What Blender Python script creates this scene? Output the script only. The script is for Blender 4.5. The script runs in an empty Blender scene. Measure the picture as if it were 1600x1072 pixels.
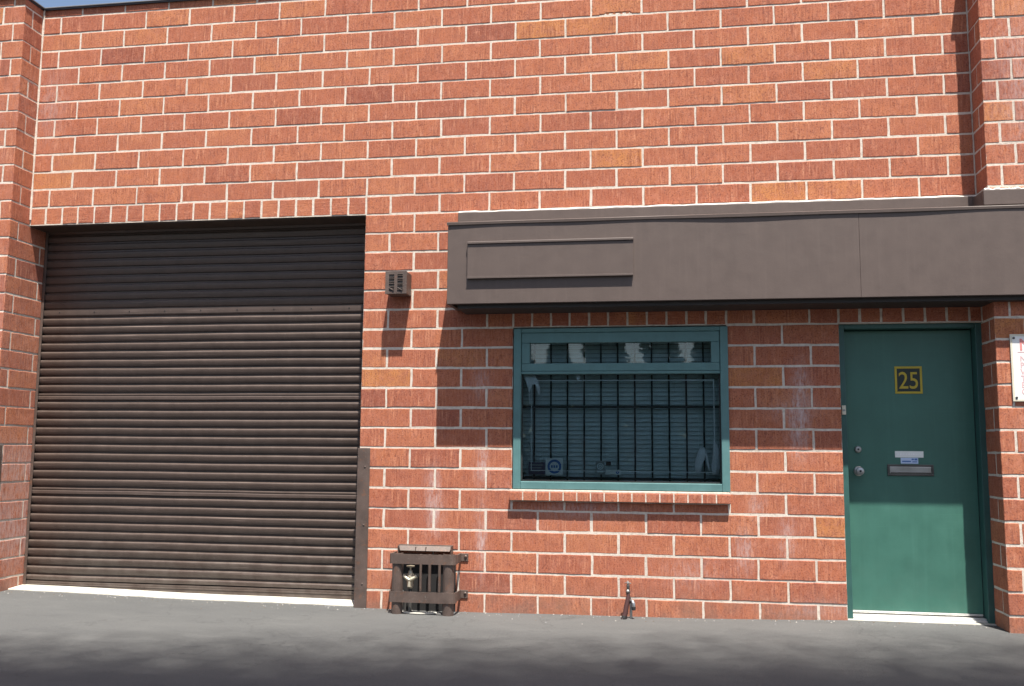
import bpy, bmesh, math, random
import numpy as np
from mathutils import Vector, Matrix

random.seed(7)
RNG = np.random.default_rng(11)
S = bpy.context.scene
COL = S.collection
R = math.radians

# ------------------------------------------------------------------ camera
cd = bpy.data.cameras.new("camera")
cam = bpy.data.objects.new("camera", cd)
COL.objects.link(cam)
S.camera = cam
cd.sensor_fit = 'HORIZONTAL'
cd.sensor_width = 36.0
cd.lens = 32.61
cd.clip_start = 0.05
cd.clip_end = 2000
yaw, pit, rol = -0.15741, 0.113006, 0.0082406
fwd = Vector((math.sin(yaw) * math.cos(pit), math.cos(yaw) * math.cos(pit), math.sin(pit)))
rgt = Vector((math.cos(yaw), -math.sin(yaw), 0))
upv = rgt.cross(fwd)
r2 = math.cos(rol) * rgt + math.sin(rol) * upv
u2 = -math.sin(rol) * rgt + math.cos(rol) * upv
m = Matrix((r2, u2, -fwd)).transposed().to_4x4()
m.translation = (1.3223, -7.1037, 1.2545)
cam.matrix_world = m

# ------------------------------------------------------------------ light
SUN = Vector((0.43, -1.0, 3.03)).normalized()
ELEV = math.asin(SUN.z)
sl = bpy.data.lights.new("sun", 'SUN')
sl.energy = 4.8
sl.angle = R(0.53)
sl.color = (1.0, 0.95, 0.87)
so = bpy.data.objects.new("sun", sl)
COL.objects.link(so)
so.rotation_euler = SUN.to_track_quat('Z', 'Y').to_euler()
so.location = (4, -10, 30)

W = bpy.data.worlds.new("World")
S.world = W
W.use_nodes = True
wn = W.node_tree.nodes
wl = W.node_tree.links
bg = wn.get("Background") or wn.new("ShaderNodeBackground")
sky = wn.new("ShaderNodeTexSky")
sky.sky_type = 'NISHITA'
sky.sun_disc = False
sky.sun_elevation = ELEV
sky.sun_rotation = math.atan2(SUN.x, SUN.y)
sky.dust_density = 3.0
sky.air_density = 1.0
wl.new(sky.outputs[0], bg.inputs[0])
bg.inputs[1].default_value = 0.075

S.view_settings.view_transform = 'Standard'
S.view_settings.look = 'None'
S.view_settings.gamma = 1.0
S.view_settings.use_curve_mapping = False
S.view_settings.exposure = 1.25
S.render.engine = 'CYCLES'
S.cycles.max_bounces = 8
S.cycles.transparent_max_bounces = 16


# ------------------------------------------------------------------ node helper
class NT:
    def __init__(s, name):
        s.m = bpy.data.materials.new(name)
        s.m.use_nodes = True
        s.t = s.m.node_tree
        s.t.nodes.clear()
        s.out = s.t.nodes.new("ShaderNodeOutputMaterial")

    def n(s, typ, **kw):
        nd = s.t.nodes.new("ShaderNode" + typ)
        for k, v in kw.items():
            setattr(nd, k, v)
        return nd

    def put(s, sock, v):
        if isinstance(v, bpy.types.NodeSocket):
            s.t.links.new(v, sock)
        elif v is not None:
            if hasattr(sock.default_value, '__len__') and not hasattr(v, '__len__'):
                v = [v] * len(sock.default_value)
            if hasattr(sock.default_value, '__len__') and len(sock.default_value) == 4 and len(v) == 3:
                v = (*v, 1)
            sock.default_value = v

    def math(s, op, a, b=None, c=None, clamp=False):
        nd = s.n("Math", operation=op, use_clamp=clamp)
        s.put(nd.inputs[0], a)
        if b is not None: s.put(nd.inputs[1], b)
        if c is not None: s.put(nd.inputs[2], c)
        return nd.outputs[0]

    def mix(s, f, a, b, mode='MIX'):
        nd = s.n("Mix", data_type='RGBA', blend_type=mode)
        s.put(nd.inputs[0], f); s.put(nd.inputs[6], a); s.put(nd.inputs[7], b)
        return nd.outputs[2]

    def coord(s, scale=(1, 1, 1)):
        tc = s.n("TexCoord")
        mp = s.n("Mapping")
        mp.inputs['Scale'].default_value = scale
        s.t.links.new(tc.outputs['Object'], mp.inputs[0])
        return mp.outputs[0]

    def noise(s, scale, detail=3, rough=.5, vec=None, dist=0):
        nd = s.n("TexNoise")
        nd.inputs['Scale'].default_value = scale
        nd.inputs['Detail'].default_value = detail
        nd.inputs['Roughness'].default_value = rough
        nd.inputs['Distortion'].default_value = dist
        s.put(nd.inputs['Vector'], vec if vec is not None else s.coord())
        return nd.outputs[0]

    def ramp(s, f, stops, interp='LINEAR'):
        nd = s.n("ValToRGB")
        cr = nd.color_ramp
        cr.interpolation = interp
        while len(cr.elements) < len(stops):
            cr.elements.new(.5)
        for e, (p, c) in zip(cr.elements, stops):
            e.position = p
            e.color = (*c, 1) if hasattr(c, '__len__') else (c, c, c, 1)
        s.put(nd.inputs[0], f)
        return nd.outputs[0]

    def bump(s, h, strength=.3, dist=.01, nrm=None):
        nd = s.n("Bump")
        nd.inputs['Strength'].default_value = strength
        nd.inputs['Distance'].default_value = dist
        s.put(nd.inputs['Height'], h)
        if nrm is not None: s.put(nd.inputs['Normal'], nrm)
        return nd.outputs[0]

    def bsdf(s, color, rough=.6, metal=0.0, normal=None, spec=None):
        b = s.n("BsdfPrincipled")
        s.put(b.inputs['Base Color'], color)
        s.put(b.inputs['Roughness'], rough)
        s.put(b.inputs['Metallic'], metal)
        if normal is not None: s.put(b.inputs['Normal'], normal)
        if spec is not None: s.put(b.inputs['Specular IOR Level'], spec)
        s.t.links.new(b.outputs[0], s.out.inputs[0])
        return b


def paint(name, col, rough=.5, var=.18, bump=.15, streak=True, metal=0.0, scale=9, spec=None, dust=0.0, rust=0.0, scratch=0.0):
    t = NT(name)
    n1 = t.noise(scale, 5, .6)
    f = t.ramp(n1, [(.3, 0.0), (.7, 1.0)])
    dark = tuple(c * (1 - var) for c in col)
    lite = tuple(min(1, c * (1 + var)) for c in col)
    c = t.mix(f, dark, lite)
    if streak:
        st = t.noise(1.0, 4, .6, t.coord((28, 28, 1.3)))
        c = t.mix(t.ramp(st, [(.52, 0.0), (.8, .16)]), c, tuple(min(1, v * 1.5 + .02) for v in col))
        st2 = t.noise(1.0, 4, .6, t.coord((11, 11, .8)))
        c = t.mix(t.ramp(st2, [(.55, 0.0), (.8, .16)]), c, tuple(v * .55 for v in col))
    if dust:
        d = t.noise(70, 3, .7)
        c = t.mix(t.ramp(d, [(.62, 0.0), (.75, dust)]), c, (.45, .42, .38))
    if rust:
        rn = t.noise(16, 5, .7)
        c = t.mix(t.ramp(rn, [(.56, 0.0), (.68, rust)]), c, (.17, .075, .04))
    if scratch:
        sn = t.noise(1.0, 3, .6, t.coord((2.2, 30, 90)))
        sm = t.noise(1.3, 2, .5)
        c = t.mix(t.math('MULTIPLY', t.ramp(sn, [(.60, 0.0), (.72, scratch)]), t.ramp(sm, [(.45, 0.0), (.62, 1.0)])), c, tuple(min(1, v * 2.4 + .04) for v in col))
        zc = t.n("SeparateXYZ"); t.t.links.new(t.coord(), zc.inputs[0])
        gr = t.math('MULTIPLY', t.ramp(zc.outputs[2], [(0.05, .9 * min(.5, scratch)), (.6, 0.0)]), t.ramp(t.noise(4.5, 4, .7), [(.4, 0.0), (.65, 1.0)]))
        c = t.mix(gr, c, (.16, .14, .12))
    fine = t.noise(170, 2, .5)
    nrm = t.bump(t.math('ADD', fine, t.math('MULTIPLY', n1, 2.0)), bump, .002)
    rr = t.math('MULTIPLY_ADD', n1, .25, rough - .12)
    t.bsdf(c, rr, metal, nrm, spec)
    return t.m


# ------------------------------------------------------------------ materials
def mat_brick():
    t = NT("brick")
    at = t.n("Attribute", attribute_name="tone")
    sp = t.n("SeparateColor")
    t.t.links.new(at.outputs['Color'], sp.inputs[0])
    rnd, dirn, stain = sp.outputs[0], sp.outputs[1], sp.outputs[2]
    base = t.ramp(rnd, [(0.0, (.275, .083, .050)), (.16, (.345, .110, .062)), (.40, (.400, .131, .068)),
                        (.62, (.428, .147, .073)), (.84, (.458, .168, .082)), (1.0, (.48, .190, .068))])
    blot = t.noise(7, 4, .6)
    base = t.mix(t.ramp(blot, [(.40, 0.0), (.66, .5)]), base, (.31, .095, .058))
    blot2 = t.noise(13, 3, .6)
    base = t.mix(t.ramp(blot2, [(.52, 0.0), (.75, .5)]), base, (.50, .195, .125))
    sv = t.noise(1.0, 3, .65, t.coord((78, 78, 5.0)))
    sh = t.noise(1.0, 3, .65, t.coord((6.0, 6.0, 90)))
    st = t.n("Mix", data_type='FLOAT')
    t.put(st.inputs[0], dirn); t.put(st.inputs[2], sv); t.put(st.inputs[3], sh)
    st = st.outputs[0]
    patch = t.ramp(t.noise(9, 2, .5), [(.40, .0), (.62, 1.0)])
    base = t.mix(t.math('MULTIPLY', t.ramp(st, [(.36, .65), (.50, 0.0)]), patch), base, (.20, .060, .037))
    base = t.mix(t.math('MULTIPLY', t.ramp(st, [(.53, 0.0), (.66, .6)]), patch), base, (.60, .275, .16))
    pit = t.noise(105, 3, .7)
    base = t.mix(t.ramp(pit, [(.36, .9), (.48, 0.0)]), base, (.18, .054, .036))
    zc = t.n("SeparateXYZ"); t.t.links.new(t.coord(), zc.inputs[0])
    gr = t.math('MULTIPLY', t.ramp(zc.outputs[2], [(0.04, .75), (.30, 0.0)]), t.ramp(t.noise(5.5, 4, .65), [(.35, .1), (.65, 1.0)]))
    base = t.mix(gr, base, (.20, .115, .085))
    # lime run-off
    ln = t.noise(1.0, 4, .7, t.coord((55, 55, 14)))
    lf = t.math('MULTIPLY', t.math('MULTIPLY', stain, t.ramp(ln, [(.34, 0.0), (.62, 1.0)])), .85, clamp=True)
    base = t.mix(lf, base, (.55, .46, .45))
    base = t.mix(t.ramp(t.noise(75, 4, .75), [(.54, 0.0), (.68, .55)]), base, (.55, .24, .16))
    h = t.math('ADD', t.math('MULTIPLY', st, .8), t.math('MULTIPLY', pit, .5))
    t.bsdf(base, .9, 0, t.bump(h, .55, .004), .12)
    return t.m


def mat_mortar():
    t = NT("mortar")
    n = t.noise(30, 4, .7)
    c = t.ramp(n, [(.28, (.42, .36, .30)), (.48, (.60, .53, .455)), (.7, (.70, .625, .545))])
    big = t.noise(1.4, 3, .6)
    c = t.mix(t.ramp(big, [(.5, 0.0), (.75, .38)]), c, (.36, .29, .25))
    t.bsdf(c, .95, 0, t.bump(t.noise(120, 3, .6), .6, .004), .1)
    return t.m


def mat_ground():
    t = NT("asphalt")
    a = t.noise(1.0, 5, .6, t.coord((.55, 1.9, 1)))
    c = t.ramp(a, [(.3, (.076, .077, .077)), (.5, (.086, .087, .086)), (.72, (.099, .099, .097))])
    b = t.noise(3.2, 5, .65, t.coord((.6, 1.5, 1)))
    c = t.mix(t.ramp(b, [(.55, 0.0), (.75, .3)]), c, (.130, .129, .125))
    c = t.mix(t.ramp(b, [(.25, .35), (.42, 0.0)]), c, (.05, .051, .052))
    g = t.noise(170, 3, .75)
    c = t.mix(t.ramp(g, [(.34, .5), (.46, 0.0)]), c, (.03, .03, .032))
    c = t.mix(t.ramp(g, [(.60, 0.0), (.72, .5)]), c, (.19, .185, .18))
    vo = t.n("TexVoronoi", feature='DISTANCE_TO_EDGE')
    vo.inputs['Scale'].default_value = .55
    wv = t.n("VectorMath", operation='ADD')
    nz = t.n("TexNoise"); nz.inputs['Scale'].default_value = 3; nz.inputs['Detail'].default_value = 5
    t.put(nz.inputs['Vector'], t.coord())
    t.put(wv.inputs[0], t.coord()); t.put(wv.inputs[1], nz.outputs[1])
    t.put(vo.inputs['Vector'], wv.outputs[0])
    crack = t.ramp(vo.outputs[0], [(0.0, .30), (.006, 0.0)])
    c = t.mix(crack, c, (.022, .022, .023))
    # oil spots
    ol = t.noise(2.1, 2, .4)
    c = t.mix(t.ramp(ol, [(.70, 0.0), (.78, .3)]), c, (.028, .028, .03))
    t.bsdf(c, .88, 0, t.bump(t.math('ADD', g, t.math('MULTIPLY', b, 2)), .5, .006), .3)
    return t.m


def mat_concrete(name, col):
    t = NT(name)
    n = t.noise(6, 5, .65)
    c = t.ramp(n, [(.3, tuple(v * .72 for v in col)), (.6, col), (.8, tuple(min(1, v * 1.12) for v in col))])
    g = t.noise(120, 3, .7)
    c = t.mix(t.ramp(g, [(.33, .5), (.45, 0.0)]), c, tuple(v * .5 for v in col))
    t.bsdf(c, .9, 0, t.bump(g, .4, .004), .2)
    return t.m


def mat_glass():
    t = NT("window_glass")
    w = t.n("TexNoise"); w.inputs['Scale'].default_value = 2.2; w.inputs['Detail'].default_value = 1
    t.put(w.inputs['Vector'], t.coord())
    nrm = t.bump(w.outputs[0], .06, .02)
    tr = t.n("BsdfTransparent"); t.put(tr.inputs[0], (.84, .92, .94))
    gl = t.n("BsdfGlossy"); t.put(gl.inputs[0], (1, 1, 1)); t.put(gl.inputs['Roughness'], .015)
    t.t.links.new(nrm, gl.inputs['Normal'])
    fr = t.n("Fresnel"); fr.inputs[0].default_value = 1.75
    mx = t.n("MixShader")
    t.put(mx.inputs[0], fr.outputs[0])
    t.t.links.new(tr.outputs[0], mx.inputs[1]); t.t.links.new(gl.outputs[0], mx.inputs[2])
    t.t.links.new(mx.outputs[0], t.out.inputs[0])
    return t.m


def mat_leaf(name, col):
    t = NT(name)
    oi = t.noise(1.3, 3, .6)
    c = t.mix(t.ramp(oi, [(.3, 0.0), (.7, 1.0)]), tuple(v * .6 for v in col), tuple(v * 1.4 for v in col))
    t.bsdf(c, .6, 0, None, .3)
    return t.m


M = dict(
    brick=mat_brick(), mortar=mat_mortar(), ground=mat_ground(), glass=mat_glass(),
    concrete=mat_concrete("pale_concrete", (.52, .50, .44)),
    curb=mat_concrete("door_sill_concrete", (.40, .38, .34)),
    brown=paint("brown_canopy_paint", (.094, .068, .058), .55, .06, .2),
    shutter=paint("brown_shutter_paint", (.074, .052, .0425), .42, .13, .1, dust=.12, scratch=.5),
    guard=paint("brown_steel_paint", (.092, .065, .054), .5, .25, .4, dust=.25, rust=.6),
    lintel=paint('rusty_lintel_paint', (.050, .032, .024), .7, .3, .4, rust=.4),
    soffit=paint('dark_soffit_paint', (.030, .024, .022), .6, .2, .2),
    darkgap=paint("dark_recess", (.012, .011, .011), .8, .2, 0, False),
    teal=paint("teal_window_paint", (.090, .195, .195), .45, .10, .12),
    tealdk=paint("teal_frame_paint", (.031, .095, .085), .45, .12, .15),
    tealdoor=paint("teal_door_paint", (.047, .142, .110), .42, .10, .12, scale=5, scratch=.10),
    alu=paint("aluminium", (.68, .67, .64), .35, .1, .1, False, metal=.6),
    steel=paint("dull_steel", (.42, .42, .41), .32, .15, .1, False, metal=.9),
    bronze=paint("dark_bronze", (.10, .095, .09), .38, .2, .1, False, metal=.5),
    brass=paint("weathered_brass", (.42, .37, .28), .45, .3, .2, False, metal=.7),
    black=paint("black_paint", (.012, .012, .013), .45, .2, .1, False),
    plate=paint('dark_green_plate', (.016, .026, .020), .5, .2, .05, False),
    yellow=paint("yellow_paint", (.52, .38, .03), .5, .12, .05, False),
    white=paint("white_enamel", (.80, .79, .77), .4, .05, .05, False),
    red=paint("red_lettering", (.72, .26, .24), .5, .1, 0, False),
    faded=paint("faded_red_lettering", (.66, .42, .42), .5, .1, 0, False),
    cream=paint("cream_plastic", (.62, .58, .46), .45, .08, .05, False),
    blue=paint("blue_print", (.06, .16, .42), .5, .1, 0, False),
    paleblue=paint("pale_blue_print", (.50, .62, .82), .5, .1, 0, False),
    label=paint("label_paper", (.78, .80, .76), .6, .06, 0, False),
    greyprint=paint("grey_print", (.30, .31, .30), .6, .1, 0, False),
    purple=paint("dark_purple_print", (.07, .05, .09), .5, .15, 0, False),
    blind=paint("blind_vinyl", (.70, .78, .77), .5, .06, .05, False),
    tape=paint("silver_tape", (.85, .86, .85), .45, .1, .05, False),
    painted_reflection=paint("painted_reflection_white", (.85, .85, .86), .85, .08, .3, False),  # white of the reflection shapes modelled behind the glass
    hose=paint("dark_red_hose", (.055, .022, .020), .5, .25, .2, False),
    rubber=paint("black_rubber", (.02, .02, .02), .6, .2, .2, False),
    galv=paint("galvanised_pipe", (.42, .43, .42), .45, .2, .2, False, metal=.6),
    coping=paint("grey_metal_coping", (.20, .20, .205), .45, .1, .1, False, metal=.3),
    copdark=paint("dark_drip_edge", (.035, .032, .034), .6, .2, .1, False),
    sealant=paint("white_sealant", (.70, .67, .62), .8, .15, .6, False),
    stucco=mat_concrete("brown_stucco", (.16, .13, .11)),
    roofing=mat_concrete("grey_roofing", (.25, .25, .25)),
    bark=mat_concrete("bark", (.16, .12, .09)),
    leaf=mat_leaf("added_tree_foliage", (.045, .075, .025)),
    cypress=mat_leaf("cypress_foliage", (.03, .05, .022)),
    room=paint("dim_interior", (.22, .21, .2), .8, .1, 0, False),
)


# ------------------------------------------------------------------ mesh builder
class MB:
    def __init__(s):
        s.v, s.f, s.m, s.t, s.sm = [], [], [], [], []
        s.mats = []

    def mi(s, mat):
        if mat not in s.mats: s.mats.append(mat)
        return s.mats.index(mat)

    def add(s, vs, fs, mat, tone=(0.5, 0, 0), smooth=False):
        b = len(s.v); k = s.mi(mat)
        s.v += [tuple(v) for v in vs]
        if tone and isinstance(tone, list): s.t += tone
        else: s.t += [tone] * len(vs)
        for f in fs:
            s.f.append([b + i for i in f]); s.m.append(k); s.sm.append(smooth)

    def box(s, x0, x1, y0, y1, z0, z1, mat, b=0.0, mtx=None):
        if x0 > x1: x0, x1 = x1, x0
        if y0 > y1: y0, y1 = y1, y0
        if z0 > z1: z0, z1 = z1, z0
        b = min(b, (x1 - x0) * .45, (y1 - y0) * .45, (z1 - z0) * .45)
        if b <= 0:
            vs = [(x, y, z) for x in (x0, x1) for y in (y0, y1) for z in (z0, z1)]
            fs = [(0, 1, 3, 2), (4, 6, 7, 5), (0, 4, 5, 1), (2, 3, 7, 6), (0, 2, 6, 4), (1, 5, 7, 3)]
        else:
            bm = bmesh.new()
            bmesh.ops.create_cube(bm, size=1)
            for v in bm.verts:
                v.co = Vector((x0 if v.co.x < 0 else x1, y0 if v.co.y < 0 else y1, z0 if v.co.z < 0 else z1))
            bmesh.ops.bevel(bm, geom=list(bm.edges), offset=b, segments=2, profile=.5, affect='EDGES')
            bm.verts.index_update()
            vs = [v.co.copy() for v in bm.verts]
            fs = [[v.index for v in f.verts] for f in bm.faces]
            bm.free()
        if mtx is not None: vs = [mtx @ Vector(v) for v in vs]
        s.add(vs, fs, s_mat(mat))
        return s

    def tube(s, pts, r, mat, seg=10, cap=True):
        pts = [Vector(p) for p in pts]
        rs = r if hasattr(r, '__len__') else [r] * len(pts)
        vs, fs = [], []
        prev = None
        for i, p in enumerate(pts):
            d = (pts[min(i + 1, len(pts) - 1)] - pts[max(i - 1, 0)]).normalized()
            if prev is None:
                a = d.orthogonal().normalized()
            else:
                a = (prev - prev.dot(d) * d).normalized()
            prev = a
            c = d.cross(a)
            for k in range(seg):
                an = 2 * math.pi * k / seg
                vs.append(p + rs[i] * (math.cos(an) * a + math.sin(an) * c))
        for i in range(len(pts) - 1):
            for k in range(seg):
                k2 = (k + 1) % seg
                fs.append((i * seg + k, i * seg + k2, (i + 1) * seg + k2, (i + 1) * seg + k))
        s.add(vs, fs, s_mat(mat), smooth=True)
        if cap:
            s.add(vs[:seg], [list(range(seg))[::-1]], s_mat(mat))
            s.add(vs[-seg:], [list(range(seg))], s_mat(mat))
        return s

    def lathe(s, prof, origin, axis, mat, seg=20):
        """prof: list of (r, h) along axis from origin"""
        o = Vector(origin); ax = Vector(axis).normalized()
        a = ax.orthogonal().normalized(); c = ax.cross(a)
        vs, fs = [], []
        for r, h in prof:
            for k in range(seg):
                an = 2 * math.pi * k / seg
                vs.append(o + ax * h + r * (math.cos(an) * a + math.sin(an) * c))
        for i in range(len(prof) - 1):
            for k in range(seg):
                k2 = (k + 1) % seg
                fs.append((i * seg + k, i * seg + k2, (i + 1) * seg + k2, (i + 1) * seg + k))
        fs.append(list(range(seg))[::-1])
        n = len(prof) - 1
        fs.append([n * seg + k for k in range(seg)])
        s.add(vs, fs, s_mat(mat), smooth=False)
        return s

    def prism(s, outline, y0, y1, mat):
        """outline in x,z extruded along y"""
        n = len(outline)
        vs = [(x, y0, z) for x, z in outline] + [(x, y1, z) for x, z in outline]
        fs = [list(range(n)), [n + i for i in range(n)][::-1]]
        for i in range(n):
            j = (i + 1) % n
            fs.append((i, n + i, n + j, j))
        s.add(vs, fs, s_mat(mat))
        return s

    def build(s, name, parent=None, origin=None):
        me = bpy.data.meshes.new(name)
        o = Vector(origin) if origin else Vector((0, 0, 0))
        vs = [(v[0] - o.x, v[1] - o.y, v[2] - o.z) for v in s.v] if origin else s.v
        me.from_pydata(vs, [], s.f)
        for mt in s.mats: me.materials.append(mt)
        me.polygons.foreach_set('material_index', s.m)
        me.polygons.foreach_set('use_smooth', s.sm)
        if any(mm.name == 'brick' for mm in s.mats):
            at = me.color_attributes.new('tone', 'FLOAT_COLOR', 'POINT')
            arr = np.ones((len(s.v), 4), np.float32)
            arr[:, :3] = np.array(s.t, np.float32)
            at.data.foreach_set('color', arr.ravel())
        me.update()
        bm = bmesh.new(); bm.from_mesh(me)
        if len(bm.faces) < 20000:
            bmesh.ops.recalc_face_normals(bm, faces=bm.faces)
        bm.to_mesh(me); bm.free()
        ob = bpy.data.objects.new(name, me)
        COL.objects.link(ob)
        if origin: ob.location = o
        if parent is not None:
            ob.parent = parent
            # parents sit un-rotated: keep children where they were built
            ob.location = ob.location - parent_world(parent)
        return ob


def parent_world(p):
    v = Vector(p.location)
    while p.parent is not None:
        p = p.parent
        v = v + Vector(p.location)
    return v


def s_mat(mat):
    return M[mat] if isinstance(mat, str) else mat


def tag(o, label=None, cat=None, group=None, kind=None):
    if label: o['label'] = label
    if cat: o['category'] = cat
    if group: o['group'] = group
    if kind: o['kind'] = kind
    return o


def thing(name, loc, label, cat, group=None):
    o = bpy.data.objects.new(name, None)
    o.empty_display_size = .1
    o.location = loc
    COL.objects.link(o)
    return tag(o, label, cat, group)


def text_mesh(txt, size, mat, name, parent, loc, depth=.0008, sx=1.0, align='LEFT', spacing=1.0, bold=0.0):
    cu = bpy.data.curves.new(name, 'FONT')
    cu.body = txt; cu.size = size; cu.extrude = depth; cu.align_x = align
    cu.space_character = spacing
    cu.offset = bold
    ob = bpy.data.objects.new(name + "_tmp", cu)
    COL.objects.link(ob)
    bpy.context.view_layer.update()
    dg = bpy.context.evaluated_depsgraph_get()
    me = bpy.data.meshes.new_from_object(ob.evaluated_get(dg))
    bpy.data.objects.remove(ob)
    me.name = name
    me.transform(Matrix.Rotation(R(90), 4, 'X') @ Matrix.Diagonal((sx, 1, 1, 1)))
    me.materials.clear(); me.materials.append(s_mat(mat))
    o = bpy.data.objects.new(name, me)
    COL.objects.link(o)
    o.location = Vector(loc)
    if parent is not None:
        o.parent = parent
        o.location = Vector(loc) - parent_world(parent)
    return o


# ------------------------------------------------------------------ dimensions
CH = 0.15653          # course height
K = 0.2032            # half a brick
XL, XR = -4.035, 3.645
GX = -5 * K           # garage opening, right side
WX0, WX1 = K, 9 * K
DX = 13 * K
GT, HT = 20 * CH, 14 * CH
TOP = 5.076
PL, PR = 0.245, 0.232  # pilaster depths
J = 0.0076            # half joint

BX = [-9, -4.5, -4, -2.6, -1, 0, 1, 1.6, 2.6, 3.6, 9]
BZ = [.06, .06, .055, .030, .014, .015, .024, .032, .052, .052, .052]


def gz(x, y):
    b = float(np.interp(x, BX, BZ))
    d = max(0.0, -y)
    k = 1 - min(1, d / .9)
    k = k * k * (3 - 2 * k)
    w = .004 * math.sin(x * 2.1 + 1) * math.sin(y * 3.0 + x) if abs(x) < 12 and abs(y) < 12 else 0
    return b * (.25 + .75 * k) + w


# ------------------------------------------------------------------ ground
def make_ground():
    xs = [-400, -150, -60, -30, -18, -12] + list(np.arange(-9, 9.01, .2)) + [12, 18, 30, 60, 150, 400]
    ys = [-400, -150, -60, -35, -24, -16, -11, -8] + list(np.arange(-6, 1.01, .15)) + [3, 9, 20, 60, 200, 400]
    nx, ny = len(xs), len(ys)
    vs = [(x, y, gz(x, y)) for y in ys for x in xs]
    fs = [(j * nx + i, j * nx + i + 1, (j + 1) * nx + i + 1, (j + 1) * nx + i) for j in range(ny - 1) for i in range(nx - 1)]
    mb = MB()
    mb.add(vs, fs, M['ground'], smooth=True)
    o = mb.build('ground')
    tag(o, kind='structure')


make_ground()

# ------------------------------------------------------------------ brickwork
STAINS = [(-.03, 1.12, .035, .14, .9), (-.03, .55, .03, .22, .85), (-.42, .98, .04, .12, .7), (-.40, .75, .05, .16, .8),
          (2.36, 1.72, .05, .16, .9), (2.34, 1.42, .06, .18, 1.0), (2.30, 1.55, .16, .06, .5), (1.93, .52, .05, .14, .7),
          (2.02, .85, .05, .08, .55), (2.24, .62, .05, .14, .6), (.80, .80, .3, .06, .35), (-4.0, .55, .2, .35, .6),
          (-4.0, 1.1, .2, .2, .5), (.55, .95, .3, .2, .25), (-.62, .35, .2, .1, .3), (2.5, .12, .3, .06, .3), (-4.6, 3.8, .3, .4, .6), (-4.2, 2.1, .15, .6, .4),
          (3.95, 3.9, .2, .5, .45), (-.05, 1.75, .06, .12, .5), (1.55, .35, .2, .1, .3), (-3.9, 4.2, .12, .3, .35), (3.9, 1.4, .1, .2, .4)]


def stain(x, z):
    s = .06
    for a, b, wx, wz, k in STAINS:
        d = ((x - a) / wx) ** 2 + ((z - b) / wz) ** 2
        if d < 9: s += k * math.exp(-d)
    return min(1, s)


def frame(o, u, v):
    o, u, v = Vector(o), Vector(u), Vector(v)
    n = u.cross(v)
    return lambda a, b, c: o + u * a + v * b + n * c


def brick(mb, F, u0, u1, v0, v1, proud=None, tone=None, horiz=0.0, jit=.0019, seg=.055, chip=None):
    if u1 - u0 < .012 or v1 - v0 < .012: return
    p = (.0016 + random.uniform(-.0012, .0026)) if proud is None else proud
    tn = tone if tone is not None else min(1, max(0, random.gauss(.50, .21)))
    # a few courses lean slightly out of line
    dv = random.uniform(-.0012, .0012); tilt = random.uniform(-.0015, .0015)
    if F(0, v0, 0).z > 3.9 and random.random() < .6: p += .0010      # upper courses stand a little prouder
    nu = max(2, int((u1 - u0) / seg)); nv = 3
    if chip: nu, nv = 36, 14
    ins = .0035
    us = [u0, u0 + ins] + [u0 + (u1 - u0) * i / nu for i in range(1, nu)] + [u1 - ins, u1]
    vv = [v0, v0 + ins] + [v0 + (v1 - v0) * i / nv for i in range(1, nv)] + [v1 - ins, v1]
    A, B = len(us), len(vv)
    vs, tones = [], []
    ju = [random.uniform(-jit, jit) for _ in range(B)]
    ju2 = [random.uniform(-jit, jit) for _ in range(B)]
    jv = [random.uniform(-jit, jit) for _ in range(A)]
    jv2 = [random.uniform(-jit, jit) for _ in range(A)]
    for j in range(B):
        for i in range(A):
            uu, w = us[i], vv[j]
            if i < 2: uu += ju[j]
            if i >= A - 2: uu += ju2[j]
            if j < 2: w += jv[i]
            if j >= B - 2: w += jv2[i]
            w += dv + tilt * ((uu - u0) / (u1 - u0) - .5)
            edge = i in (0, A - 1) or j in (0, B - 1)
            c = p - (.0022 if edge else random.uniform(-.0004, .0004))
            if chip:
                fu, fv = (uu - u0) / (u1 - u0), (w - v0) / (v1 - v0)
                for (a, b, ra, rb, dep) in chip:
                    q = ((fu - a) / ra) ** 2 + ((fv - b) / rb) ** 2 + .35 * math.sin(fu * 31 + fv * 7) * math.sin(fv * 17)
                    if q < 1: c -= dep * (.55 + .45 * math.sin(fu * 23 + 2) ** 2)
            P = F(uu, w, c)
            vs.append(P)
            tones.append((tn, horiz, stain(P.x, P.z)))
    fs = [(j * A + i, j * A + i + 1, (j + 1) * A + i + 1, (j + 1) * A + i) for j in range(B - 1) for i in range(A - 1)]
    ring = [i for i in range(A)] + [j * A + A - 1 for j in range(1, B)] + [(B - 1) * A + i for i in range(A - 2, -1, -1)] + [j * A for j in range(B - 2, 0, -1)]
    # skirt back into the mortar
    base = len(vs)
    for r in ring:
        j, i = divmod(r, A)
        vs.append(vs[r] - (F(0, 0, 1) - F(0, 0, 0)) * (p + .010))
        tones.append(tones[r])
    n = len(ring)
    for q in range(n):
        q2 = (q + 1) % n
        fs.append((ring[q], base + q, base + q2, ring[q2]))
    mb.add(vs, fs, M['brick'], tone=tones)


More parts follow.
